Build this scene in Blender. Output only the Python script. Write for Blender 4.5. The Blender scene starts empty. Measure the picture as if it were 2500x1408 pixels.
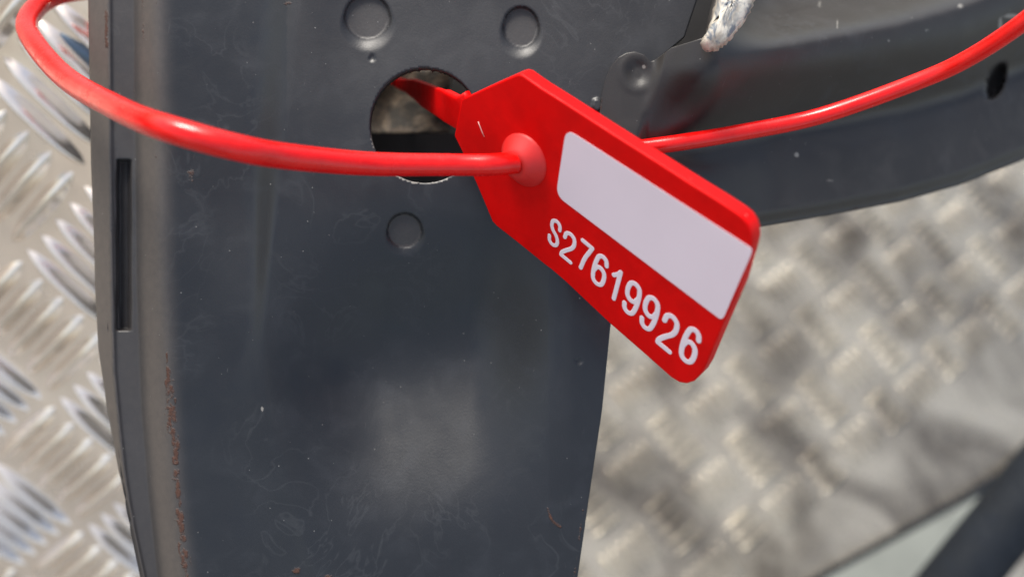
import bpy, bmesh, math, random
import numpy as np
from mathutils import Vector, Matrix
random.seed(7)
SC = bpy.context.scene

# ---------------------------------------------------------------- camera, sky, sun, exposure
# Survey frame: x right, y up, z back towards the lens, origin at the lens, millimetres along the view.
F = 2400.0                                  # focal length in units of a 2500 wide picture
UP = np.array([.30, .45, .84]); UP /= np.linalg.norm(UP)      # the floor's normal in the survey frame
XW = np.array([1., 0, 0]) - UP * UP[0]; XW /= np.linalg.norm(XW)
YW = np.cross(UP, XW)
R3 = np.array([XW, YW, UP])                 # survey -> world
HCAM = 0.350
def W(p):                                   # millimetres in the survey frame -> metres in the world
    return R3 @ (np.asarray(p, float) * .001) + np.array([0, 0, HCAM])
def P(u, v, d): return np.array([(u - 1250) / F * d, (704 - v) / F * d, -d])
def px(u, v, d): return W(P(u, v, d))

cam = bpy.data.cameras.new("camera"); co = bpy.data.objects.new("camera", cam)
SC.collection.objects.link(co); SC.camera = co
co.matrix_world = Matrix([[*R3[i], (0, 0, HCAM)[i]] for i in range(3)] + [[0, 0, 0, 1]])
cam.sensor_width = 36; cam.lens = F / 2500 * 36
cam.clip_start = .01; cam.clip_end = 50
cam.dof.use_dof = True; cam.dof.focus_distance = .145; cam.dof.aperture_fstop = cam.lens / 3.1

SUNP = np.array([-.20, .82, .45]); SUNP /= np.linalg.norm(SUNP)
SD = R3 @ SUNP
EL = math.asin(SD[2]); AZ = math.atan2(SD[0], SD[1])
sun = bpy.data.lights.new("sun", 'SUN'); sun.energy = 2.6; sun.angle = math.radians(24); sun.color = (1, .95, .87)
so = bpy.data.objects.new("sun", sun); SC.collection.objects.link(so)
so.rotation_euler = Vector(SD).to_track_quat('Z', 'Y').to_euler(); so.location = (0, 0, 2)

w = bpy.data.worlds.new("World"); SC.world = w; w.use_nodes = True
nt = w.node_tree; nt.nodes.clear()
sky = nt.nodes.new('ShaderNodeTexSky'); sky.sky_type = 'NISHITA'; sky.sun_disc = False
sky.sun_elevation = EL; sky.sun_rotation = AZ; sky.dust_density = 2.5; sky.air_density = 1.2
tc = nt.nodes.new('ShaderNodeTexCoord')
nz = nt.nodes.new('ShaderNodeTexNoise'); nz.inputs['Scale'].default_value = 2.0; nz.inputs['Detail'].default_value = 5
cr = nt.nodes.new('ShaderNodeValToRGB'); cr.color_ramp.elements[0].position = .36; cr.color_ramp.elements[1].position = .58
cr.color_ramp.elements[0].color = (.0, .0, .0, 1); cr.color_ramp.elements[1].color = (.30, .30, .30, 1)
mx = nt.nodes.new('ShaderNodeMix'); mx.data_type = 'RGBA'
mx.inputs['B'].default_value = (9.5, 9.0, 8.4, 1)      # lit cloud
bg = nt.nodes.new('ShaderNodeBackground'); bg.inputs['Strength'].default_value = .11
wo = nt.nodes.new('ShaderNodeOutputWorld')
nt.links.new(tc.outputs['Generated'], nz.inputs['Vector']); nt.links.new(nz.outputs['Fac'], cr.inputs['Fac'])
nt.links.new(cr.outputs['Color'], mx.inputs['Factor']); nt.links.new(sky.outputs['Color'], mx.inputs['A'])
nt.links.new(mx.outputs['Result'], bg.inputs['Color']); nt.links.new(bg.outputs['Background'], wo.inputs['Surface'])
SC.view_settings.view_transform = 'Standard'; SC.view_settings.look = 'None'
SC.view_settings.exposure = 0.85; SC.view_settings.gamma = 1
SC.render.resolution_x = 1024; SC.render.resolution_y = 576

# ---------------------------------------------------------------- helpers
def empty(name, loc, label=None, cat=None, group=None, kind=None):
    o = bpy.data.objects.new(name, None); SC.collection.objects.link(o); o.location = loc
    o.empty_display_size = .01
    tag(o, label, cat, group, kind); return o
def tag(o, label=None, cat=None, group=None, kind=None):
    for k, x in (('label', label), ('category', cat), ('group', group), ('kind', kind)):
        if x: o[k] = x
def worldloc(o):
    l = Vector((0, 0, 0))
    while o: l += o.location; o = o.parent
    return np.array(l)
def mesh(name, verts, faces, mat, parent=None, smooth=True, origin=None, attrs=None):
    verts = np.asarray(verts, float)
    if origin is None: origin = verts.mean(0)
    me = bpy.data.meshes.new(name)
    me.from_pydata((verts - origin).tolist(), [], [list(map(int, f)) for f in faces])
    if attrs is not None:
        a = me.color_attributes.new('wear_tint', 'FLOAT_COLOR', 'POINT')
        a.data.foreach_set('color', np.asarray(attrs, np.float32).ravel())
    me.materials.append(mat)
    if smooth: me.polygons.foreach_set('use_smooth', [True] * len(me.polygons))
    me.update()
    o = bpy.data.objects.new(name, me); SC.collection.objects.link(o)
    if parent: o.parent = parent; o.location = origin - worldloc(parent)
    else: o.location = origin
    return o
def sst(a, b, x):
    t = np.clip((x - a) / (b - a), 0, 1); return t * t * (3 - 2 * t)
def interp(x, pts): return np.interp(x, [p[0] for p in pts], [p[1] for p in pts])
def catmull(pts, n):
    pts = [np.asarray(p, float) for p in pts]; pts = [2 * pts[0] - pts[1]] + pts + [2 * pts[-1] - pts[-2]]
    out = []
    for i in range(1, len(pts) - 2):
        a, b, c, d = pts[i - 1:i + 3]
        for k in range(n):
            t = k / n
            out.append(.5 * (2 * b + (c - a) * t + (2 * a - 5 * b + 4 * c - d) * t * t + (3 * b - a - 3 * c + d) * t ** 3))
    out.append(pts[-2]); return np.array(out)
def tube(path, rad, seg=20, caps=True, squash=None):
    """path Nx3 and radii N (any unit) -> verts, faces. squash=(normal, factor) flattens the section."""
    path = np.asarray(path, float); n = len(path); rad = np.ones(n) * rad
    T = np.gradient(path, axis=0); T /= np.linalg.norm(T, axis=1)[:, None]
    if squash: ref = np.asarray(squash[0], float)
    else:
        ref = np.array([0.13, .2, 1.]); ref /= np.linalg.norm(ref)
    V = []; Fc = []
    N = ref - T[0] * (ref @ T[0]); N /= np.linalg.norm(N)
    for i in range(n):
        if squash: N = ref.copy()
        else: N = N - T[i] * (N @ T[i]); N /= np.linalg.norm(N)
        B = np.cross(T[i], N); B /= np.linalg.norm(B)
        for k in range(seg):
            a = 2 * math.pi * k / seg
            fz = squash[1] if squash else 1
            V.append(path[i] + rad[i] * (B * math.cos(a) + N * math.sin(a) * fz))
    for i in range(n - 1):
        for k in range(seg):
            a = i * seg + k; b = i * seg + (k + 1) % seg
            Fc.append((a, b, b + seg, a + seg))
    if caps:
        Fc.append(tuple(range(seg - 1, -1, -1))); Fc.append(tuple((n - 1) * seg + k for k in range(seg)))
    return np.array(V), Fc
def roundends(path, r, n=4):
    """add hemispherical end samples to a path of constant radius r."""
    path = np.asarray(path, float)
    t0 = path[0] - path[1]; t0 /= np.linalg.norm(t0); t1 = path[-1] - path[-2]; t1 /= np.linalg.norm(t1)
    A = []; RA = []; B = []; RB = []
    for k in range(n):
        th = math.pi / 2 * (1 - k / n)
        A.append(path[0] + t0 * r * math.sin(th)); RA.append(max(r * math.cos(th), r * .03))
        B.append(path[-1] + t1 * r * math.sin(math.pi / 2 * (k + 1) / n)); RB.append(max(r * math.cos(math.pi / 2 * (k + 1) / n), r * .03))
    return np.vstack([A, path, B]), np.array(RA + [r] * len(path) + RB)
def toW(V): return np.array([W(p) for p in V])

# ---------------------------------------------------------------- materials
class Mat:
    def __init__(s, name, **kw):
        s.m = bpy.data.materials.new(name); s.m.use_nodes = True; s.t = s.m.node_tree
        s.b = s.t.nodes['Principled BSDF']
        for k, x in kw.items(): s.b.inputs[k.replace('_', ' ')].default_value = x
        s.co = s.t.nodes.new('ShaderNodeTexCoord')
        s.geo = s.t.nodes.new('ShaderNodeNewGeometry')
    def n(s, t, **kw):
        x = s.t.nodes.new(t)
        for k, y in kw.items(): setattr(x, k, y)
        return x
    def L(s, a, b): s.t.links.new(a, b)
    def noise(s, scale, detail=3, rough=.5, dist=0, vec=None):
        x = s.n('ShaderNodeTexNoise'); x.inputs['Scale'].default_value = scale; x.inputs['Detail'].default_value = detail
        x.inputs['Roughness'].default_value = rough; x.inputs['Distortion'].default_value = dist
        s.L(vec if vec is not None else s.geo.outputs['Position'], x.inputs['Vector']); return x.outputs['Fac']
    def scaled(s, sc):
        x = s.n('ShaderNodeMapping'); x.inputs['Scale'].default_value = sc
        s.L(s.geo.outputs['Position'], x.inputs['Vector']); return x.outputs['Vector']
    def ramp(s, fac, a, b, lo=0., hi=1.):
        x = s.n('ShaderNodeMapRange'); x.inputs[1].default_value = a; x.inputs[2].default_value = b
        x.inputs[3].default_value = lo; x.inputs[4].default_value = hi; s.L(fac, x.inputs[0]); return x.outputs[0]
    def math(s, op, a, b):
        x = s.n('ShaderNodeMath', operation=op)
        for i, y in enumerate((a, b)):
            if isinstance(y, (int, float)): x.inputs[i].default_value = y
            else: s.L(y, x.inputs[i])
        return x.outputs[0]
    def mix(s, fac, a, b):
        x = s.n('ShaderNodeMix', data_type='RGBA')
        for k, y in (('Factor', fac), ('A', a), ('B', b)):
            if isinstance(y, (int, float)): x.inputs[k].default_value = y
            elif isinstance(y, tuple): x.inputs[k].default_value = (*y, 1)
            else: s.L(y, x.inputs[k])
        return x.outputs['Result']
    def mixf(s, fac, a, b):
        x = s.n('ShaderNodeMix', data_type='FLOAT')
        for k, y in ((0, fac), (2, a), (3, b)):
            if isinstance(y, (int, float)): x.inputs[k].default_value = y
            else: s.L(y, x.inputs[k])
        return x.outputs[0]
    def bump(s, h, dist, strength=1, prev=None):
        x = s.n('ShaderNodeBump'); x.inputs['Distance'].default_value = dist; x.inputs['Strength'].default_value = strength
        s.L(h, x.inputs['Height'])
        if prev is not None: s.L(prev, x.inputs['Normal'])
        return x.outputs['Normal']
    def specks(s, scale, size, density):
        v = s.n('ShaderNodeTexVoronoi'); v.inputs['Scale'].default_value = scale
        s.L(s.geo.outputs['Position'], v.inputs['Vector'])
        sep = s.n('ShaderNodeSeparateColor'); s.L(v.outputs['Color'], sep.inputs[0])
        sz = s.math('MULTIPLY', sep.outputs[1], size)
        return s.math('MULTIPLY', s.math('LESS_THAN', v.outputs['Distance'], sz), s.math('LESS_THAN', sep.outputs[0], density))

# grey enamel on pressed steel; the wear attribute carries rust (r), painted brown reflection and tint (g), bare metal (b)
def paint(name, base, wearable=True, rough=.36):
    m = Mat(name, Roughness=rough)
    n1 = m.noise(28, 4, .55); n2 = m.noise(160, 5, .6, .6); n3 = m.noise(900, 4, .7); n4 = m.noise(3200, 2)
    col = m.mix(m.ramp(n1, .35, .65), tuple(c * .82 for c in base), tuple(c * 1.15 for c in base))
    smear = m.math('MULTIPLY', m.ramp(n2, .52, .72), .30)
    col = m.mix(smear, col, (base[0] * 1.9, base[1] * 1.9, base[2] * 1.95))
    rg = m.ramp(n2, .3, .75, rough - .05, rough + .14)
    n5 = m.noise(75, 3, .5, 2.2)
    ln = m.math('MULTIPLY', m.ramp(m.math('ABSOLUTE', m.math('SUBTRACT', n5, .5), 0), 0, .022, 1, 0), m.ramp(m.noise(40, 2), .48, .62))
    col = m.mix(m.math('MULTIPLY', ln, .16), col, (.075, .08, .088)); rg = m.mixf(m.math('MULTIPLY', ln, .6), rg, .5)
    sc_ = m.noise(1, 4, .7, 0, m.scaled((2600, 260, 260)))
    scr = m.math('MULTIPLY', m.ramp(sc_, .69, .72), m.ramp(m.noise(60, 2), .45, .6))
    col = m.mix(m.math('MULTIPLY', scr, .4), col, (.12, .12, .12))
    if wearable:
        at = m.n('ShaderNodeAttribute', attribute_name='wear_tint'); sp = m.n('ShaderNodeSeparateColor'); m.L(at.outputs['Color'], sp.inputs[0])
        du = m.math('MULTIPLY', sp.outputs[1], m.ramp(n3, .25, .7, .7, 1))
        col = m.mix(du, col, (.098, .083, .073)); rg = m.mixf(du, rg, .55)  # brown tint, carries the painted reflection of the plate
        ru = m.ramp(m.math('ADD', m.math('MULTIPLY', sp.outputs[0], 1.0), m.math('MULTIPLY', n3, .9)), .88, 1.06)
        rc = m.mix(m.noise(2200, 3), (.03, .013, .009), (.10, .045, .03))
        col = m.mix(ru, col, rc); rg = m.mixf(ru, rg, .85)
        ba = m.ramp(m.math('ADD', sp.outputs[2], m.math('MULTIPLY', n3, .55)), .72, .92)
        col = m.mix(ba, col, (.22, .21, .19)); rg = m.mixf(ba, rg, .4)
    s1 = m.specks(420, .075, .08); s2 = m.specks(1300, .15, .10)
    ds = m.math('MAXIMUM', s1, s2)
    col = m.mix(m.math('MULTIPLY', m.math('MULTIPLY', ds, n3), 1.1), col, (.24, .24, .23)); rg = m.mixf(ds, rg, .7)
    m.L(col, m.b.inputs['Base Color']); m.L(rg, m.b.inputs['Roughness'])
    nb = m.bump(m.noise(40, 2), .0016, .25); nb = m.bump(n4, .00003, .5, nb)
    nb = m.bump(ds, .00012, 1, nb)
    if wearable: nb = m.bump(ru, .00015, .8, nb)
    m.L(nb, m.b.inputs['Normal']); return m.m
M_PAINT = paint('grey_enamel', (.014, .016, .020), rough=.35)
M_PAINT.node_tree.nodes['Principled BSDF'].inputs['Specular IOR Level'].default_value = .42
M_STRAP = paint('grey_enamel_strap', (.028, .026, .025), rough=.33)
M_STRAP.node_tree.nodes['Principled BSDF'].inputs['Specular IOR Level'].default_value = .40
M_CAV = paint('grey_enamel_shaded', (.010, .009, .009), False, .5)  # enamel darkened to deepen the shade inside the hole
M_TUBE = paint('slate_enamel', (.010, .013, .018), False, .7)
M_TUBE.node_tree.nodes['Principled BSDF'].inputs['Specular IOR Level'].default_value = .15

def plastic(name, base, rough, sss=.12):
    m = Mat(name, Roughness=rough)
    m.b.inputs['Subsurface Weight'].default_value = sss; m.b.inputs['Subsurface Radius'].default_value = (1, .12, .08)
    m.b.inputs['Subsurface Scale'].default_value = .0012
    n = m.noise(220, 4, .6); col = m.mix(m.ramp(n, .4, .65), base, (base[0] * .86, base[1] * .8, base[2] * .8))
    ds = m.specks(700, .10, .05)
    col = m.mix(m.math('MULTIPLY', ds, .5), col, (.75, .45, .4))
    m.L(col, m.b.inputs['Base Color'])
    m.L(m.ramp(m.noise(500, 4), .3, .7, rough - .06, rough + .08), m.b.inputs['Roughness'])
    nb = m.bump(m.noise(350, 3), .00008, .35); m.L(m.bump(m.noise(4000, 3), .00001, .5, nb), m.b.inputs['Normal']); return m.m
M_RED = plastic('red_polypropylene', (.70, .0012, .0015), .40, .05)
M_RED.node_tree.nodes['Principled BSDF'].inputs['Specular IOR Level'].default_value = .13
M_CABLE = plastic('red_nylon_cable', (.80, .004, .003), .23, .05)
M_HUB = plastic('red_hub', (.68, .018, .016), .5, .08)
def simple(name, col, rough, metal=0, var=.1, sc=300, bumpd=0.00002):
    m = Mat(name, Roughness=rough, Metallic=metal); n = m.noise(sc, 4)
    m.L(m.mix(n, tuple(c * (1 - var) for c in col), tuple(min(1, c * (1 + var)) for c in col)), m.b.inputs['Base Color'])
    m.L(m.bump(n, bumpd, .6), m.b.inputs['Normal']); return m.m
M_LABEL = simple('lilac_white_print', (.78, .66, .72), .45, var=.07, sc=70)
M_INK = simple('white_print', (.82, .70, .76), .45, var=.04)
M_FIBRE = simple('pale_fibre', (.8, .5, .45), .5)

def alu(name, base, rough, stain, stainamt, sc=9, dent=.002, metal=.6):
    m = Mat(name, Metallic=metal)
    n1 = m.noise(sc, 5, .6, .5); n2 = m.noise(sc * 9, 4, .6); n3 = m.noise(1500, 3)
    col = m.mix(m.math('MULTIPLY', m.ramp(n1, .38, .62), stainamt), base, stain)
    col = m.mix(m.ramp(n2, .45, .75, 0, .35), col, tuple(c * .6 for c in base))
    m.L(col, m.b.inputs['Base Color'])
    m.L(m.ramp(n2, .3, .7, rough - .06, rough + .12), m.b.inputs['Roughness'])
    nb = m.bump(m.noise(sc * 4, 3), dent, .35); m.L(m.bump(n3, .00002, .6, nb), m.b.inputs['Normal']); return m.m
M_ALU = alu('mill_aluminium', (.97, .84, .71), .17, (.80, .67, .56), .5)
M_BAR = alu('worn_bar_aluminium', (.97, .88, .78), .12, (.84, .74, .64), .5, 9, .0008, .8)
M_FLOOR = alu('weathered_aluminium', (.46, .415, .335), .24, (.15, .13, .105), 1.0, 20, .0008)
M_TRIM = simple('pale_trim', (.20, .21, .185), .6, 0, .3, 60)
M_ROD = simple('blue_grey_rod', (.10, .14, .19), .3, .6, .2)

# burnt bare weld
mw = Mat('bare_weld_metal', Metallic=.25, Roughness=.5)
c = mw.mix(mw.ramp(mw.noise(150, 5, .65, 1.8), .3, .55), (.30, .24, .18), (.80, .74, .62))
c = mw.mix(mw.ramp(mw.noise(260, 3, .6, 2.), .5, .62), c, (.20, .22, .24))
mw.L(c, mw.b.inputs['Base Color']); mw.L(mw.bump(mw.noise(200, 2, .5, .5), .0005, .35), mw.b.inputs['Normal'])
M_WELD = mw.m
# dusty primer inside the post
ml = Mat('dusty_primer', Roughness=.7)
c = ml.mix(ml.ramp(ml.noise(190, 4, .6, 1.5), .4, .62), (.07, .063, .055), (.27, .21, .155))
ml.L(c, ml.b.inputs['Base Color']); ml.L(ml.bump(ml.noise(260, 4), .0008, .8), ml.b.inputs['Normal']); M_LUG = ml.m

# ---------------------------------------------------------------- floor and tread plates
def plane_pt(n, k, u, v):                  # survey-frame point where pixel ray meets the plane n.p = -k
    n = np.asarray(n, float); r = np.array([(u - 1250) / F, (704 - v) / F, -1.]); return r * (k / -(n @ r))
def bar_mesh(name, L, Wd, H, mat):         # one raised bar: a lens shaped ridge that blends into the plate
    nx, ny = 14, 8; V = []; Fc = []
    for i in range(nx + 1):
        s = -1 + 2 * i / nx; half = Wd / 2 * math.sqrt(max(0, 1 - abs(s) ** 2.4)) + Wd * .02
        for j in range(ny + 1):
            t = -1 + 2 * j / ny
            h = H * (1 - abs(s) ** 3) * (.5 + .5 * math.cos(math.pi * t)) ** .8
            V.append((s * L / 2, t * half, h - .00012))
    for i in range(nx):
        for j in range(ny):
            a = i * (ny + 1) + j; Fc.append((a, a + ny + 1, a + ny + 2, a + 1))
    me = bpy.data.meshes.new(name); me.from_pydata(V, [], Fc); me.materials.append(mat)
    me.polygons.foreach_set('use_smooth', [True] * len(me.polygons)); return me
def tread(parent, n, k, uv0, bardir_px, pitch, mat, accept, L=22, Wd=5.2, H=1.7, nb=5, step=5.7, lim=300, span=14):
    n = np.asarray(n, float); n = n / np.linalg.norm(n)
    c0 = plane_pt(n, k, *uv0); c1 = plane_pt(n, k, uv0[0] + bardir_px[0], uv0[1] + bardir_px[1])
    e1 = (c1 - c0) / np.linalg.norm(c1 - c0); e2 = np.cross(n, e1)
    me = bar_mesh('raised_bar', L * .001, Wd * .001, H * .001, mat)
    found = []
    for i in range(-span, span + 1):
        for j in range(-span, span + 1):
            cc = c0 + e1 * i * pitch + e2 * j * pitch
            a, b = (e1, e2) if (i + j) % 2 == 0 else (e2, -e1)
            for q in range(nb):
                p = cc + b * (q - (nb - 1) / 2) * step
                u = 1250 + p[0] / -p[2] * F; v = 704 - p[1] / -p[2] * F
                if p[2] < -50 and accept(u, v): found.append((-p[2], p, a, b))
    found.sort(key=lambda x: x[0])
    base = worldloc(parent)
    for d, p, a, b in found[:lim]:
        o = bpy.data.objects.new('raised_bar', me); SC.collection.objects.link(o); o.parent = parent
        A = R3 @ a; B = R3 @ b; N = R3 @ n; O = W(p) - base
        o.matrix_local = Matrix([[A[r], B[r], N[r], O[r]] for r in range(3)] + [[0, 0, 0, 1]])
    if len(found) > lim:
        bv = np.array([v.co for v in me.vertices]); bf = [tuple(p.vertices) for p in me.polygons]; AV = []; AF = []
        for d, p, a, b in found[lim:]:
            AF += [tuple(x + len(AV) for x in f) for f in bf]
            AV += list(W(p) + bv @ np.array([R3 @ a, R3 @ b, R3 @ n]))
        mesh('far_raised_bars', AV, AF, mat, parent)['kind'] = 'stuff'
    print('bars', len(found))

NF = UP; KF = 350.0
fv = [(-.5, -.7, 0), (.9, -.7, 0), (.9, 1.2, 0), (-.5, 1.2, 0)]
nx_ = 40; V = []; Fc = []
fv = [(-.5, -.7), (.9, 1.2)]
for i in range(nx_ + 1):
    for j in range(nx_ + 1):
        V.append((fv[0][0] + (fv[1][0] - fv[0][0]) * i / nx_, fv[0][1] + (fv[1][1] - fv[0][1]) * j / nx_, 0))
for i in range(nx_):
    for j in range(nx_):
        a = i * (nx_ + 1) + j; Fc.append((a, a + nx_ + 1, a + nx_ + 2, a + 1))
floor = mesh('floor', V, Fc, M_FLOOR, origin=np.zeros(3)); tag(floor, 'weathered aluminium tread plate floor far below the grey post', None, None, 'structure')
tread(floor, NF, KF, (2000, 800), (80, -62), 25, M_FLOOR, lambda u, v: 1380 < u < 2560 and 370 < v < 1460 and (u - 1500) / 1100 + (v - 700) / 900 < 1.02, L=17, Wd=3.4, H=2.0, step=5.0)

# left tread plate, nearer the lens at the top; its right edge ends behind the post
NP = np.array([-.15, -.45, .87]); NPl = np.linalg.norm(NP); NP /= NPl; KP = 173.0 / NPl
cor = [plane_pt(NP, KP, *q) for q in ((-420, -380), (640, -380), (640, 1640), (-420, 1640))]
base = W(cor[3])
panel = empty('tread_plate_panel', base, 'bright aluminium tread plate panel with raised bars left of the grey post', 'metal panel')
Vp = [W(p) for p in cor] + [W(p - NP * 3) for p in cor]
mesh('panel_sheet', Vp, [(3, 2, 1, 0), (4, 5, 6, 7), (0, 1, 5, 4), (1, 2, 6, 5), (2, 3, 7, 6), (3, 0, 4, 7)], M_ALU, panel, False)
tread(panel, NP, KP, (85, 800), (100, -105), 27, M_BAR, lambda u, v: -90 < u < 480 and -60 < v < 1480, L=25, Wd=4.4, H=2.8, span=9)

# ---------------------------------------------------------------- grey steel post
D0 = 150.0
UL = [(-200, 212), (0, 215), (400, 222), (600, 230), (700, 232), (850, 240), (1000, 262), (1150, 290), (1300, 325), (1408, 348), (1560, 385)]
UR = [(-200, 1730), (0, 1702), (90, 1672), (150, 1600), (330, 1560), (800, 1490), (1000, 1470), (1200, 1440), (1408, 1410), (1560, 1385)]
GL = [(-200, 264), (0, 265), (700, 272), (900, 277), (1050, 291), (1150, 302), (1230, 314), (1300, 327), (1408, 350), (1560, 387)]
GR = [(-200, 324), (0, 325), (400, 330), (700, 333), (1000, 345), (1200, 362), (1408, 385), (1560, 415)]
RR = [(-200, 374), (0, 375), (700, 390), (1000, 402), (1200, 415), (1408, 440), (1560, 465)]
UC = [(-200, 735), (0, 712), (300, 685), (600, 656), (800, 642), (900, 640), (1130, 690), (1300, 738), (1560, 800)]
ST = 4.0
vs = np.arange(-700, 1540 + ST, ST); ns = 340
s = np.linspace(0, 1, ns)
VV = np.repeat(vs[:, None], ns, 1)
ul = interp(vs, UL)[:, None]; ur = interp(vs, UR)[:, None]
UU = ul + (ur - ul) * s[None, :]
gl = interp(vs, GL)[:, None]; gr = interp(vs, GR)[:, None]; rr = interp(vs, RR)[:, None]; uc = np.convolve(np.pad(interp(vs, UC), 20, 'edge'), np.ones(41) / 41, 'valid')[:, None]
Z = np.zeros_like(UU)
lipw = np.maximum(gl - ul, 1)
zl = -7.2 + 3.2 * np.clip((UU - ul) / lipw, 0, 1) ** .8
Z = np.where(UU < gl, zl, Z)
zg = -4.0 - .5 * sst(gl, gl + 12, UU)
Z = np.where((UU >= gl) & (UU < gr), zg, Z)
zr = -4.5 + 3.6 * np.sin(np.clip((UU - gr) / (rr + 25 - gr), 0, 1) * math.pi / 2)
Z = np.where(UU >= gr, zr, Z)
# hollow between the ridge and the crease, the crease itself and the nearly flat web
wc = 18 + 30 * (1 - sst(150, 800, VV))
hA = 1.9 * (1 - .9 * sst(450, 850, VV))
Z += -hA * sst(rr - 10, uc - wc * 1.2, UU) ** .8 * (1 - sst(uc - wc * 1.6, uc + wc * .5, UU))
wl = wc + 50 * sst(800, 1100, VV)
Z += sst(uc - wl * 2.4, uc + wl * .6, UU) * .8
# shallow pressed dish low on the web
du = sst(-40, 300, UU - uc) * (1 - sst(1140, 1400, UU))
vq = VV + (UU - 700) * .20
fine = np.arange(300, 1700, 2.0); pr = np.interp(fine, [600, 930, 1345], [0, 1, 0]) * (fine > 600) * (fine < 1345)
kern = np.exp(-(np.arange(-130, 131) / 52.) ** 2); pr = np.convolve(pr, kern / kern.sum(), 'same')
Z += -9.8 * np.interp(vq, fine, pr) * du
# crease and flange at the right of the dish
Z += -.010 * np.clip(UU - 1340, 0, 400) * sst(450, 800, VV)
# gentle roll of the whole web so that the top turns away from the sky
Z += -1.6 * sst(430, -60, VV) * sst(720, 900, UU)
# pressed dimples
def dimple(cu, cv, a, b, depth, soft):
    global Z
    q = np.sqrt(((UU - cu) / a) ** 2 + ((VV - cv) / b) ** 2)
    ang = (VV - cv) / b / np.maximum(q, .01)              # +1 below the centre
    wide = 1.14 + .42 * np.clip(ang, -.2, 1)
    Z += -depth * .34 * (1 - np.clip((q - .98) / (wide - .98), 0, 1)) ** 1.6
    Z += -depth * .17 * (1 - sst(.94, 1.0, q))
dimple(897, 43, 55, 55, 1.9, 1); dimple(1272, 68, 43, 50, 1.9, 1); dimple(988, 563, 42, 42, 1.5, 1)
dimple(908, 142, 7, 7, .45, 1); dimple(1413, 880, 8, 8, .5, 1); dimple(660, 990, 0.1, 0.1, 0, 1)
dimple(1458, 256, 12, 16, -.9, 1)
# slot in the groove
sl = sst(284, 291, UU) * (1 - sst(314, 322, UU)) * sst(388, 394, VV) * (1 - sst(802, 808, VV))
Z += -2.2 * sl * ((UU > gl + 6) & (UU < gr - 4))
# small dents and unevenness
rg = np.random.default_rng(3)
for _ in range(60):
    a, b, r_ = rg.uniform(420, 1450), rg.uniform(-50, 1450), rg.uniform(15, 70)
    Z += rg.uniform(-.07, .07) * np.exp(-((UU - a) ** 2 + (VV - b) ** 2) / r_ ** 2)
# wear: rust, brown reflection tint, bare
wear_tint = np.zeros(UU.shape + (4,)); wear_tint[..., 3] = 1
def streak(cu, w_, v0, v1, amt, ch=0, soft=60):
    c_ = interp(vs, cu)[:, None]
    wear_tint[..., ch] = np.maximum(wear_tint[..., ch], amt * np.exp(-((UU - c_) / w_) ** 2) * sst(v0, v0 + soft, VV) * (1 - sst(v1 - soft, v1, VV)))
streak([(850, 405), (1000, 416), (1100, 427), (1200, 434), (1300, 446), (1408, 452), (1560, 475)], 8, 860, 1700, .30)
streak([(-200, 258), (300, 262)], 8, 10, 130, .6, 0, 20)
streak([(-200, 345), (300, 352)], 6, -50, 130, .48, 0, 30)
streak(GL, 5, -100, 1350, .36)
streak(GR, 4, 380, 1300, .30)
for k in range(200):
    v_ = rg.uniform(870, 1540); c_ = np.interp(v_, [850, 1000, 1100, 1200, 1300, 1408, 1560], [407, 417, 427, 434, 446, 452, 475]) + rg.normal(0, 5)
    q_ = rg.uniform(.3, .75); a_, b_ = rg.uniform(3, 11), rg.uniform(5, 30)
    i0, i1 = np.searchsorted(vs, [v_ - 60, v_ + 60])
    wear_tint[i0:i1, :, 0] = np.maximum(wear_tint[i0:i1, :, 0], q_ * np.exp(-(((UU[i0:i1] - c_) / a_) ** 2 + ((VV[i0:i1] - v_) / b_) ** 2)))
for k in range(110):
    v_ = rg.uniform(-60, 1500); side = rg.integers(0, 3); c_ = float(np.interp(v_, [p[0] for p in (GL, GR, RR)[side]], [p[1] for p in (GL, GR, RR)[side]])) + rg.normal(0, 5)
    q_ = rg.uniform(.3, .55); a_, b_ = rg.uniform(2, 5), rg.uniform(3, 12)
    i0, i1 = np.searchsorted(vs, [v_ - 40, v_ + 40])
    wear_tint[i0:i1, :, 0] = np.maximum(wear_tint[i0:i1, :, 0], q_ * np.exp(-(((UU[i0:i1] - c_) / a_) ** 2 + ((VV[i0:i1] - v_) / b_) ** 2)))
def blob(u, v, a, b, amt, ch=0):
    wear_tint[..., ch] = np.maximum(wear_tint[..., ch], amt * np.exp(-(((UU - u) / a) ** 2 + ((VV - v) / b) ** 2)))
blob(465, 425, 20, 34, .50); blob(700, 8, 16, 10, .55); blob(722, 1392, 20, 14, .68); blob(800, 1405, 26, 8, .60)
blob(640, 998, 5, 8, .9, 2)
for k in range(24):
    t = k / 23; blob(1338 + 22 * t ** 1.6 + 30 * max(0, t - .7), 1240 + 46 * t, 6, 6, .62)
for k in range(20): blob(1425 - k * 1.2, 1235 + k * 9, 6, 9, .48)
brown_sheen = .95 * (1 - sst(gl - 6, gl + 5, UU)) + .34 * (1 - sst(rr, rr + 60, UU)) * (UU > gl) + .55 * sst(gr - 2, gr + 26, UU) * (1 - sst(rr - 24, rr + 48, UU))  # tread plate's brown reflection painted onto lip and ridge
brown_sheen = np.clip(brown_sheen, 0, 1)
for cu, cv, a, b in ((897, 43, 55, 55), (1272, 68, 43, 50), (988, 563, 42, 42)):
    brown_sheen = np.maximum(brown_sheen, .30 * (((UU - cu) / a) ** 2 + ((VV - cv) / b) ** 2 < .92))
wear_tint[..., 1] = np.maximum(brown_sheen, .12 * sst(500, 0, VV) * (UU > 700))  # faint brown reflection painted over the top of the web
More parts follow.
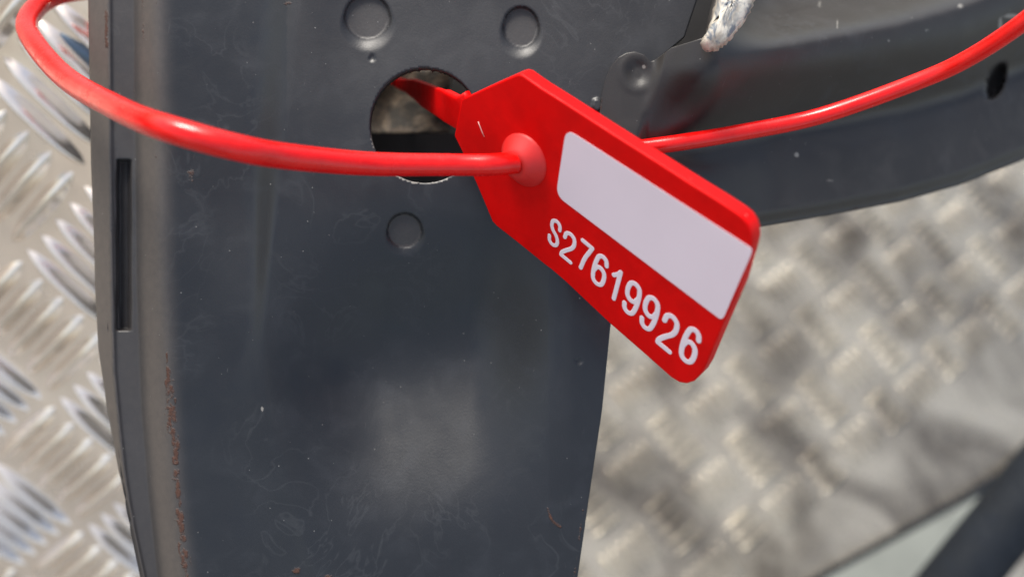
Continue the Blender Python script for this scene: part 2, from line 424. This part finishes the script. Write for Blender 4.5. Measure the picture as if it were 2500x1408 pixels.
# the round hole
HC, HA, HB = (1037, 306), 134, 141
q = np.sqrt(((UU - HC[0]) / HA) ** 2 + ((VV - HC[1]) / HB) ** 2)
wear_tint[..., 2] = np.maximum(wear_tint[..., 2], np.where((q < 1.035) & (VV > 425) & (UU > 945) & (UU < 1095), .62, 0))
wear_tint[..., 2] = np.maximum(wear_tint[..., 2], np.where((q < 1.03) & (UU < 915) & (VV > 325) & (VV < 365), .5, 0))
qf = (q[:-1, :-1] + q[1:, :-1] + q[1:, 1:] + q[:-1, 1:]) / 4 <= 1.0
inn = np.zeros(q.shape, bool); keepv = np.zeros(q.shape, bool)
for a_, b_ in ((0, 0), (1, 0), (1, 1), (0, 1)):
    e_ = q.shape[0] - 1 + a_; f_ = q.shape[1] - 1 + b_
    inn[a_:e_, b_:f_] |= qf; keepv[a_:e_, b_:f_] |= ~qf
fac = np.where(inn & keepv, 1 / np.maximum(q, .01), 1)
UU2 = HC[0] + (UU - HC[0]) * fac; VV2 = HC[1] + (VV - HC[1]) * fac
DD = D0 - Z
X = (UU2 - 1250) / F * DD; Y = (704 - VV2) / F * DD
PW = (np.stack([X, Y, -DD], -1).reshape(-1, 3) * .001) @ R3.T + np.array([0, 0, HCAM])
nr, nc = UU.shape
ii = np.arange(nr * nc).reshape(nr, nc)
quads = np.stack([ii[:-1, :-1], ii[1:, :-1], ii[1:, 1:], ii[:-1, 1:]], -1).reshape(-1, 4)
qc = (q[:-1, :-1] + q[1:, :-1] + q[1:, 1:] + q[:-1, 1:]).reshape(-1) / 4
quads = quads[qc > 1.0]
used = np.unique(quads); remap = -np.ones(nr * nc, int); remap[used] = np.arange(len(used))
post_base = px(880, 1540, 165)
post = empty('steel_post', post_base, 'dark grey painted pressed steel post with round hole, rusty edges and welded side strap', 'steel post')
web = mesh('face_plate', PW[used], remap[quads], M_PAINT, post, True, attrs=wear_tint.reshape(-1, 4)[used])
sm = web.modifiers.new('thickness', 'SOLIDIFY'); sm.thickness = .0015; sm.offset = -1; sm.use_quality_normals = False

# hollow body behind the face plate, with added light stop and shade fill
def box(name, u0, u1, v0, v1, d0, d1, mat, parent, smooth=False):
    c = [P(u0, v0, d0), P(u1, v0, d0), P(u1, v1, d0), P(u0, v1, d0)]
    V = [W(p) for p in c] + [W(p - np.array([0, 0, d1 - d0])) for p in c]
    return mesh(name, V, [(3, 2, 1, 0), (4, 5, 6, 7), (0, 1, 5, 4), (1, 2, 6, 5), (2, 3, 7, 6), (3, 0, 4, 7)], mat, parent, smooth)
box('back_wall', 330, 1800, -560, 430, 192, 195, M_CAV, post)  # reach extended out of sight to keep stray light out
box('hole_shade_fill', 800, 1400, 326, 520, 179, 190, M_CAV, post)  # dark box standing for the shade low in the hole
box('added_light_stop', 800, 806, -300, 500, 158, 175, M_CAV, post)  # unseen plate added to block side light from the seal's neck
# dusty lug that shows through the left half of the hole
V = []; Fc = []; n1, n2 = 30, 26
for i in range(n1 + 1):
    for j in range(n2 + 1):
        u = 860 + 240 * i / n1; v = 170 + 155 * j / n2
        d = 184 + 4 * math.sin(j / n2 * 2.2 - .4) + 3 * math.sin(i / n1 * 4 + j / n2 * 2)
        V.append(px(u, v, d - 6 * (j / n2) * 0))
for i in range(n1):
    for j in range(n2):
        a = i * (n2 + 1) + j; Fc.append((a, a + 1, a + n2 + 2, a + n2 + 1))
lug = mesh('inner_lug', V, Fc, M_LUG, post); m_ = lug.modifiers.new('t', 'SOLIDIFY'); m_.thickness = .0015

# ---------------------------------------------------------------- strap welded to the post
TT = [(1462, 290), (1470, 230), (1480, 190), (1490, 165), (1510, 140), (1530, 129), (1550, 126), (1572, 134), (1588, 151), (1600, 146), (1640, 116), (1690, 101), (1728, 89), (1740, 60), (1752, 20), (1775, -60), (1800, -140), (1900, -170), (2700, -260)]
TB = [(1400, 640), (1600, 596), (1850, 555), (2000, 530), (2200, 492), (2350, 450), (2500, 390), (2600, 345), (2720, 285)]
us = np.concatenate([np.arange(1462, 1820, 3.0), np.arange(1820, 2700, 7.0)]); nt_ = 170
tt = np.linspace(0, 1, nt_)
top = interp(us, TT)[:, None]; bot = interp(us, TB)[:, None]
US = np.repeat(us[:, None], nt_, 1); VS = top + (bot - top) * tt[None, :]
w_ = bot - VS
ramp_ = sst(1600, 1760, US)
creu = 1598 - (VS - 150) * .22
onpost = 1 - sst(creu - 6, creu + 26, US)
S = np.zeros_like(US)
S += (.25 + .75 * sst(1462, 1520, US)) * onpost
S += -(1 - onpost) * (1.5 + 7 * sst(1600, 1900, US) + 26 * (np.logaddexp(0, (US - 1780) / 60.) * 60 / 750))
S += (1 - onpost) * (.35 + .65 * ramp_) * (11 * sst(200, 430, w_) - 26 * sst(425, 600, w_) * sst(1720, 1900, US) - 1.4 * np.exp(-((w_ - 215) / 40) ** 2))
S += -2.5 * (1 - sst(0, 40, w_)) * 0.6
# spot weld dimple
qd = np.sqrt(((US - 1556) / 30) ** 2 + ((VS - 178) / 34) ** 2)
S += -.45 * (1 - sst(.3, 1.1, qd)) + .12 * np.exp(-((qd - 1.3) / .3) ** 2)
# slanted slot
a_ = math.radians(20); cu, cv = 2432, 198
x_ = (US - cu) * math.cos(a_) + (VS - cv) * math.sin(a_); y_ = -(US - cu) * math.sin(a_) + (VS - cv) * math.cos(a_)
qs = np.sqrt((x_ / 20) ** 2 + (y_ / 50) ** 2)
S += -3.5 * (1 - sst(.72, 1.0, qs))
for _ in range(30):
    a, b, r2 = rg.uniform(1700, 2600), rg.uniform(-50, 520), rg.uniform(30, 120)
    S += rg.uniform(-.25, .25) * np.exp(-((US - a) ** 2 + (VS - b) ** 2) / r2 ** 2) * (1 - onpost)
ws = np.zeros(US.shape + (4,)); ws[..., 3] = 1
def sblob(u, v, a, b, amt, ch=0):
    ws[..., ch] = np.maximum(ws[..., ch], amt * np.exp(-(((US - u) / a) ** 2 + ((VS - v) / b) ** 2)))
ws[..., 0] = np.maximum(.5 * np.exp(-((US - 1466) / 8.) ** 2) * (VS < 320), .40 * np.exp(-(w_ / 14.) ** 2))
for u, v, a, b, m_2 in ((1572, 163, 7, 7, .9), (1560, 205, 18, 5, .45), (2470, 40, 30, 8, .85), (2442, 60, 8, 26, .85), (1945, 378, 8, 8, .9), (1965, 350, 5, 22, .6), (2045, 60, 5, 22, .7), (2225, 45, 9, 9, .6), (2170, 100, 9, 7, .7), (2265, 75, 12, 7, .6), (2345, 15, 14, 10, .7), (2000, 10, 7, 14, .7), (2025, 440, 22, 8, .55), (1680, 98, 30, 4, .55)):
    sblob(u, v, a, b, m_2, 2)
ws[..., 2] = np.maximum(ws[..., 2], .42 * (VS - top < 4) * (US > 1615) * (US < 1740))
ws[..., 1] = .12 * sst(380, 560, w_)
DS = D0 - S
PS = (np.stack([(US - 1250) / F * DS, (704 - VS) / F * DS, -DS], -1).reshape(-1, 3) * .001) @ R3.T + np.array([0, 0, HCAM])
n_r, n_c = US.shape; ii = np.arange(n_r * n_c).reshape(n_r, n_c)
qd_ = np.stack([ii[:-1, :-1], ii[:-1, 1:], ii[1:, 1:], ii[1:, :-1]], -1).reshape(-1, 4)
strap = mesh('side_strap', PS, qd_, M_STRAP, post, True, attrs=ws.reshape(-1, 4))
sm = strap.modifiers.new('thickness', 'SOLIDIFY'); sm.thickness = .0012; sm.offset = -1

# burnt bare patch at the top end of the strap
out = [(1782, -110), (1764, -20), (1752, 40), (1738, 84), (1722, 112), (1742, 116), (1764, 101), (1786, 76), (1806, 50), (1822, 20), (1836, -20), (1846, -110)]
cen = (1786, 0); V = [px(*cen, 140.6)]; Fc = []; rings = 8; no = 60
op = catmull([(*p, 0) for p in out + [out[0]]], 5)[:-1][:, :2]; no = len(op)
for k in range(1, rings + 1):
    t = k / rings
    for p in op:
        jit = rg.uniform(-3, 3, 2) if k == rings else (0, 0)
        u = cen[0] + (p[0] - cen[0]) * t + jit[0]; v = cen[1] + (p[1] - cen[1]) * t + jit[1]
        V.append(px(u, v, 141.6 - .9 * (1 - t ** 3) + rg.uniform(-.04, .04) + (.9 if k == rings else 0)))
for k in range(no): Fc.append((0, 1 + (k + 1) % no, 1 + k))
for k in range(rings - 1):
    for j in range(no):
        a = 1 + k * no + j; b = 1 + k * no + (j + 1) % no; Fc.append((a, b, b + no, a + no))
weld = mesh('weld_bead', V, Fc, M_WELD, post); m_ = weld.modifiers.new('t', 'SOLIDIFY'); m_.thickness = .0015; m_.offset = 0

# ---------------------------------------------------------------- red security seal
NT = np.array([-1.0, -.70, 1.0]); NTl = np.linalg.norm(NT); NT /= NTl; KT = 152.0 / NTl
def tp(u, v, off=0): return plane_pt(NT, KT, u, v) + NT * off
seal = empty('security_seal', px(1275, 395, 145), 'red plastic pull-tight security seal looped through the round hole, numbered S27619926', 'security seal')
front = [(1126, 243), (1190, 213), (1256, 184), (1266, 181), (1276, 184), (1320, 215), (1374, 249), (1500, 330), (1600, 393), (1689, 450), (1749, 487), (1798, 519), (1817, 534), (1829, 551), (1835, 571), (1836, 592), (1831, 614), (1806, 699), (1757, 812), (1722, 895), (1710, 915), (1694, 931), (1676, 937), (1658, 934), (1638, 922), (1560, 853), (1490, 792), (1420, 726), (1380, 688), (1345, 658), (1330, 647), (1262, 592), (1212, 553), (1201, 541), (1194, 524), (1165, 455), (1128, 372), (1108, 332)]
pl = [tp(*p) for p in front]; n = len(pl); TH = 2.4
V = [W(p) for p in pl] + [W(p - NT * TH) for p in pl]
Fc = [tuple(range(n - 1, -1, -1)), tuple(range(n, 2 * n))] + [(k, (k + 1) % n, n + (k + 1) % n, n + k) for k in range(n)]
body = mesh('tag_body', V, Fc, M_RED, seal, True)
bm = bmesh.new(); bm.from_mesh(body.data); bmesh.ops.recalc_face_normals(bm, faces=bm.faces); bm.to_mesh(body.data); bm.free()
bv = body.modifiers.new('round', 'BEVEL'); bv.width = .0003; bv.segments = 4; bv.limit_method = 'ANGLE'; bv.angle_limit = math.radians(50)
wn = body.modifiers.new('wn', 'WEIGHTED_NORMAL')
# neck through the hole: lofted rounded rectangle
secs = [(1150, 231, 345, 0), (1128, 242, 335, 0.4), (1100, 228, 318, 2.2), (1079, 219, 299, 6), (1050, 208, 278, 11.5), (1025, 199, 262, 17), (1006, 193, 243, 21), (985, 193, 226, 25), (962, 190, 214, 29)]
V = []; Fc = []; ng = 16
for (u, v0, v1, back) in secs:
    ctr = (v0 + v1) / 2; half = (v1 - v0) / 2
    base_p = tp(u, ctr); dd = -base_p[2]
    target = dd + back
    hh = half / F * target; c_ = P(u, ctr, target)
    tdir = np.array([-.35, 0, -.94]) if back > 1 else np.array([-1, .2, -.8]); tdir /= np.linalg.norm(tdir)
    th = .8 if back < 6 else .65
    nn = np.array([-.8, -.1, .6]) if back > 3 else NT
    yd = np.array([0, 1., 0]); yd = yd - nn * (nn @ yd); yd /= np.linalg.norm(yd); yd /= max(.6, yd[1])
    for k in range(ng):
        a = 2 * math.pi * k / ng; ca, sa = math.cos(a), math.sin(a)
        V.append(W(c_ - nn * th + yd * hh * np.sign(ca) * abs(ca) ** .35 + nn * th * np.sign(sa) * abs(sa) ** .35))
for i in range(len(secs) - 1):
    for k in range(ng):
        a = i * ng + k; b = i * ng + (k + 1) % ng; Fc.append((a, b, b + ng, a + ng))
Fc.append(tuple(range(ng))); Fc.append(tuple((len(secs) - 1) * ng + k for k in range(ng)))
nk = mesh('neck', V, Fc, M_RED, seal)
bm = bmesh.new(); bm.from_mesh(nk.data); bmesh.ops.recalc_face_normals(bm, faces=bm.faces); bm.to_mesh(nk.data); bm.free()

# label panel
def rpoly(c, r):
    o = []; m = len(c)
    for i in range(m):
        p = np.array(c[i], float); a = np.array(c[i - 1], float) - p; b = np.array(c[(i + 1) % m], float) - p
        a /= np.linalg.norm(a); b /= np.linalg.norm(b); rr_ = r[i]
        for k in range(7):
            t = k / 6; p0 = p + a * rr_; p1 = p + b * rr_
            o.append((1 - t) ** 2 * p0 + 2 * t * (1 - t) * p + t * t * p1)
    return o
lp = rpoly([(1383, 314), (1839, 608), (1764, 782), (1358, 476)], [26, 16, 13, 26])
n = len(lp); V = [W(tp(*p, .09)) for p in lp] + [W(tp(*p, -.1)) for p in lp]
mesh('label_panel', V, [tuple(range(n - 1, -1, -1))] + [((k + 1) % n, k, n + k, n + (k + 1) % n) for k in range(n)], M_LABEL, seal, False)

# serial number strokes
G = {
 'S': [[(.37, .22), (.31, .36), (.02, .43), (-.30, .36), (-.36, .2), (-.2, .06), (.15, -.05), (.36, -.2), (.3, -.36), (0, -.43), (-.3, -.37), (-.38, -.22)]],
 '2': [[(-.37, .2), (-.3, .36), (0, .43), (.3, .36), (.37, .19), (.24, .02), (-.1, -.17), (-.33, -.32), (-.37, -.42)], [(-.37, -.42), (.38, -.42)]],
 '7': [[(-.38, .40), (.36, .40)], [(.36, .40), (.22, .2), (.02, -.08), (-.10, -.43)]],
 '6': [[(.35, .26), (.26, .38), (.02, .43), (-.24, .36), (-.36, .14), (-.38, -.14), (-.29, -.36), (0, -.43), (.29, -.36), (.38, -.17), (.30, 0), (.04, .07), (-.22, .02), (-.36, -.12)]],
 '1': [[(-.36, .20), (-.12, .31), (.0, .42)], [(.0, .42), (.0, 0), (.0, -.43)]],
}
G['9'] = [[(-x, -y) for x, y in st] for st in G['6']]
cs = [(121, 171, .86), (238, 288, .92), (381, 370, .95), (509, 490, 1.0), (659, 620, 1.0), (785, 733, 1.06), (938, 862, 1.09), (1096, 1022, 1.14), (1285, 1135, 1.14)]
for i, (ch, (cx, cy, sc)) in enumerate(zip('S27619926', cs)):
    cu = 1320 + cx / 3.52; cv = 520 + cy / 3.52
    lean = .20 + .13 * i / 8
    hv = np.array([75 * lean, -75]) * sc; wv = np.array([33.5, 27.8]) * sc * (.9 if ch in 'S' else 1)
    AV = []; AF = []
    for st in G[ch]:
        if len(st) == 2: pts = np.array([[*st[0], 0], [*((np.array(st[0]) + st[1]) / 2), 0], [*st[1], 0]])
        elif ch == '1': pts = np.array([(*p, 0) for p in st])
        else: pts = catmull([(*p, 0) for p in st], 5)
        path = [tp(*(np.array([cu, cv]) + p[0] * wv + p[1] * hv), .03) for p in pts]
        r_ = 6.6 * sc / F * 130
        pa, ra = roundends(path, r_)
        v_, f_ = tube(pa, ra, 14, True, (NT, .045))
        AF += [tuple(x + len(AV) for x in f) for f in f_]; AV += list(v_)
    mesh('letter' if ch == 'S' else 'digit', toW(AV), AF, M_INK, seal)['text'] = ch

# hub: conical boss where the cable enters
hc = tp(1279, 391); e1 = np.cross(NT, [0, 0, 1.]); e1 /= np.linalg.norm(e1); e2 = np.cross(NT, e1)
prof = [(4.0, -.05), (3.95, .18), (3.75, .38), (3.1, 1.05), (2.45, 1.75), (2.2, 1.98), (1.95, 2.1), (1.65, 2.15), (1.2, 2.1), (.6, 2.0)]
V = []; Fc = []; sg = 48
for r_, h_ in prof:
    for k in range(sg):
        a = 2 * math.pi * k / sg; V.append(W(hc + NT * h_ + r_ * (e1 * math.cos(a) + e2 * math.sin(a))))
for i in range(len(prof) - 1):
    for k in range(sg):
        a = i * sg + k; b = i * sg + (k + 1) % sg; Fc.append((a, b, b + sg, a + sg))
hub = mesh('hub', V, Fc, M_HUB, seal)
bm = bmesh.new(); bm.from_mesh(hub.data); bmesh.ops.recalc_face_normals(bm, faces=bm.faces); bm.to_mesh(hub.data); bm.free()

# cable: from the neck behind the post, round its left edge, across the front, through the hub, away to the right
def cpath(lst, n=14):
    q = catmull([(*P(u, v, d), r) for u, v, d, r in lst], n); return toW(q[:, :3]), q[:, 3] * .001
loop = [(964, 202, 177, .7), (900, 150, 179, 1.1), (700, 40, 177, 1.6), (450, -35, 179, 1.65), (290, -45, 179, 1.65), (215, -26, 178, 1.68), (150, -14, 176, 1.7), (100, 10, 172, 1.66), (72, 42, 167, 1.72), (67, 72, 162, 1.72), (86, 108, 156, 1.72), (119, 150, 150, 1.72), (160, 190, 144, 1.72), (214, 226, 137, 1.72), (328, 284, 124, 1.66), (423, 318, 118.5, 1.67), (572, 359, 119, 1.63), (700, 382, 124, 1.66), (900, 400, 131, 1.60), (1100, 402.5, 134.3, 1.53), (1200, 402, 135, 1.53), (1262, 397, 136.6, 1.53)]
V, r_ = cpath(loop); v_, f_ = tube(V, r_, 28); mesh('cable', v_, f_, M_CABLE, seal)
tail = [(1275, 394, 140, 1.25), (1330, 390, 145, 1.25), (1450, 378, 150, 1.25), (1580, 359, 150, 1.25), (1655, 349, 150, 1.27), (1800, 325, 151, 1.27), (2000, 284, 151, 1.27), (2241, 199, 146, 1.27), (2369, 140, 141, 1.27), (2500, 53, 135, 1.27), (2620, -50, 130, 1.27), (2700, -150, 128, 1.27)]
V, r_ = cpath(tail); v_, f_ = tube(V, r_, 24); mesh('cable_tail', v_, f_, M_CABLE, seal)
# pale fibre stuck on the tag
v_, f_ = tube(toW([tp(1168, 297, .06), tp(1173, 308, .12), tp(1178, 321, .12), tp(1183, 334, .06)]), .00007, 6); mesh('stuck_fibre', v_, f_, M_FIBRE, seal)

# ---------------------------------------------------------------- background things
v_, f_ = tube(toW([P(-160, -105, 190), P(60, 28, 190), P(215, 132, 190), P(420, 262, 190)]), .0017, 18)
rod = mesh('steel_rod', v_, f_, M_ROD); tag(rod, 'thin blue-grey steel rod crossing behind the red cable loop at top left', 'rod')
v_, f_ = tube(toW(catmull([P(2120, 1690, 318), P(2303, 1460, 322), P(2432, 1300, 326), P(2560, 1140, 332), P(2800, 860, 345)], 8)), .0105, 32)
tb = mesh('slate_tube', v_, f_, M_TUBE); tag(tb, 'dark slate blue round tube crossing the bottom right corner', 'tube')
cs_ = [(1960, 1448), (2030, 1404), (2200, 1312), (2330, 1242), (2400, 1207), (2422, 1208), (2425, 1228), (2405, 1262), (2330, 1345), (2240, 1425), (2160, 1500), (1990, 1560)]
pl = [plane_pt(UP, 342, *p) for p in cs_]; n = len(pl)
V = [W(p) for p in pl] + [W(p - UP * 4.6) for p in pl]
st_ = mesh('edge_strip', V, [tuple(range(n - 1, -1, -1))] + [((k + 1) % n, k, n + k, n + (k + 1) % n) for k in range(n)], M_TRIM, None, False)
tag(st_, 'pale flat metal edge strip lying beside the dark tube', 'metal strip')

V = []
for a_, b_ in (((1930, 1436), (1960, 1448)), ((2030, 1384), (2036, 1401)), ((2200, 1290), (2207, 1308)), ((2330, 1220), (2336, 1238)), ((2440, 1150), (2446, 1166)), ((2560, 1050), (2568, 1066))):
    V += [W(plane_pt(UP, 344, *a_)), W(plane_pt(UP, 344, *b_)), W(plane_pt(UP, 348.5, *b_)), W(plane_pt(UP, 348.5, *a_))]
Fc = [(4 * i + k, 4 * i + (k + 1) % 4, 4 * i + 4 + (k + 1) % 4, 4 * i + 4 + k) for i in range(5) for k in range(4)]
mesh('shadow_strip', V, Fc, M_TUBE, st_, False)  # dark strip standing for the shadow gap above the edge strip
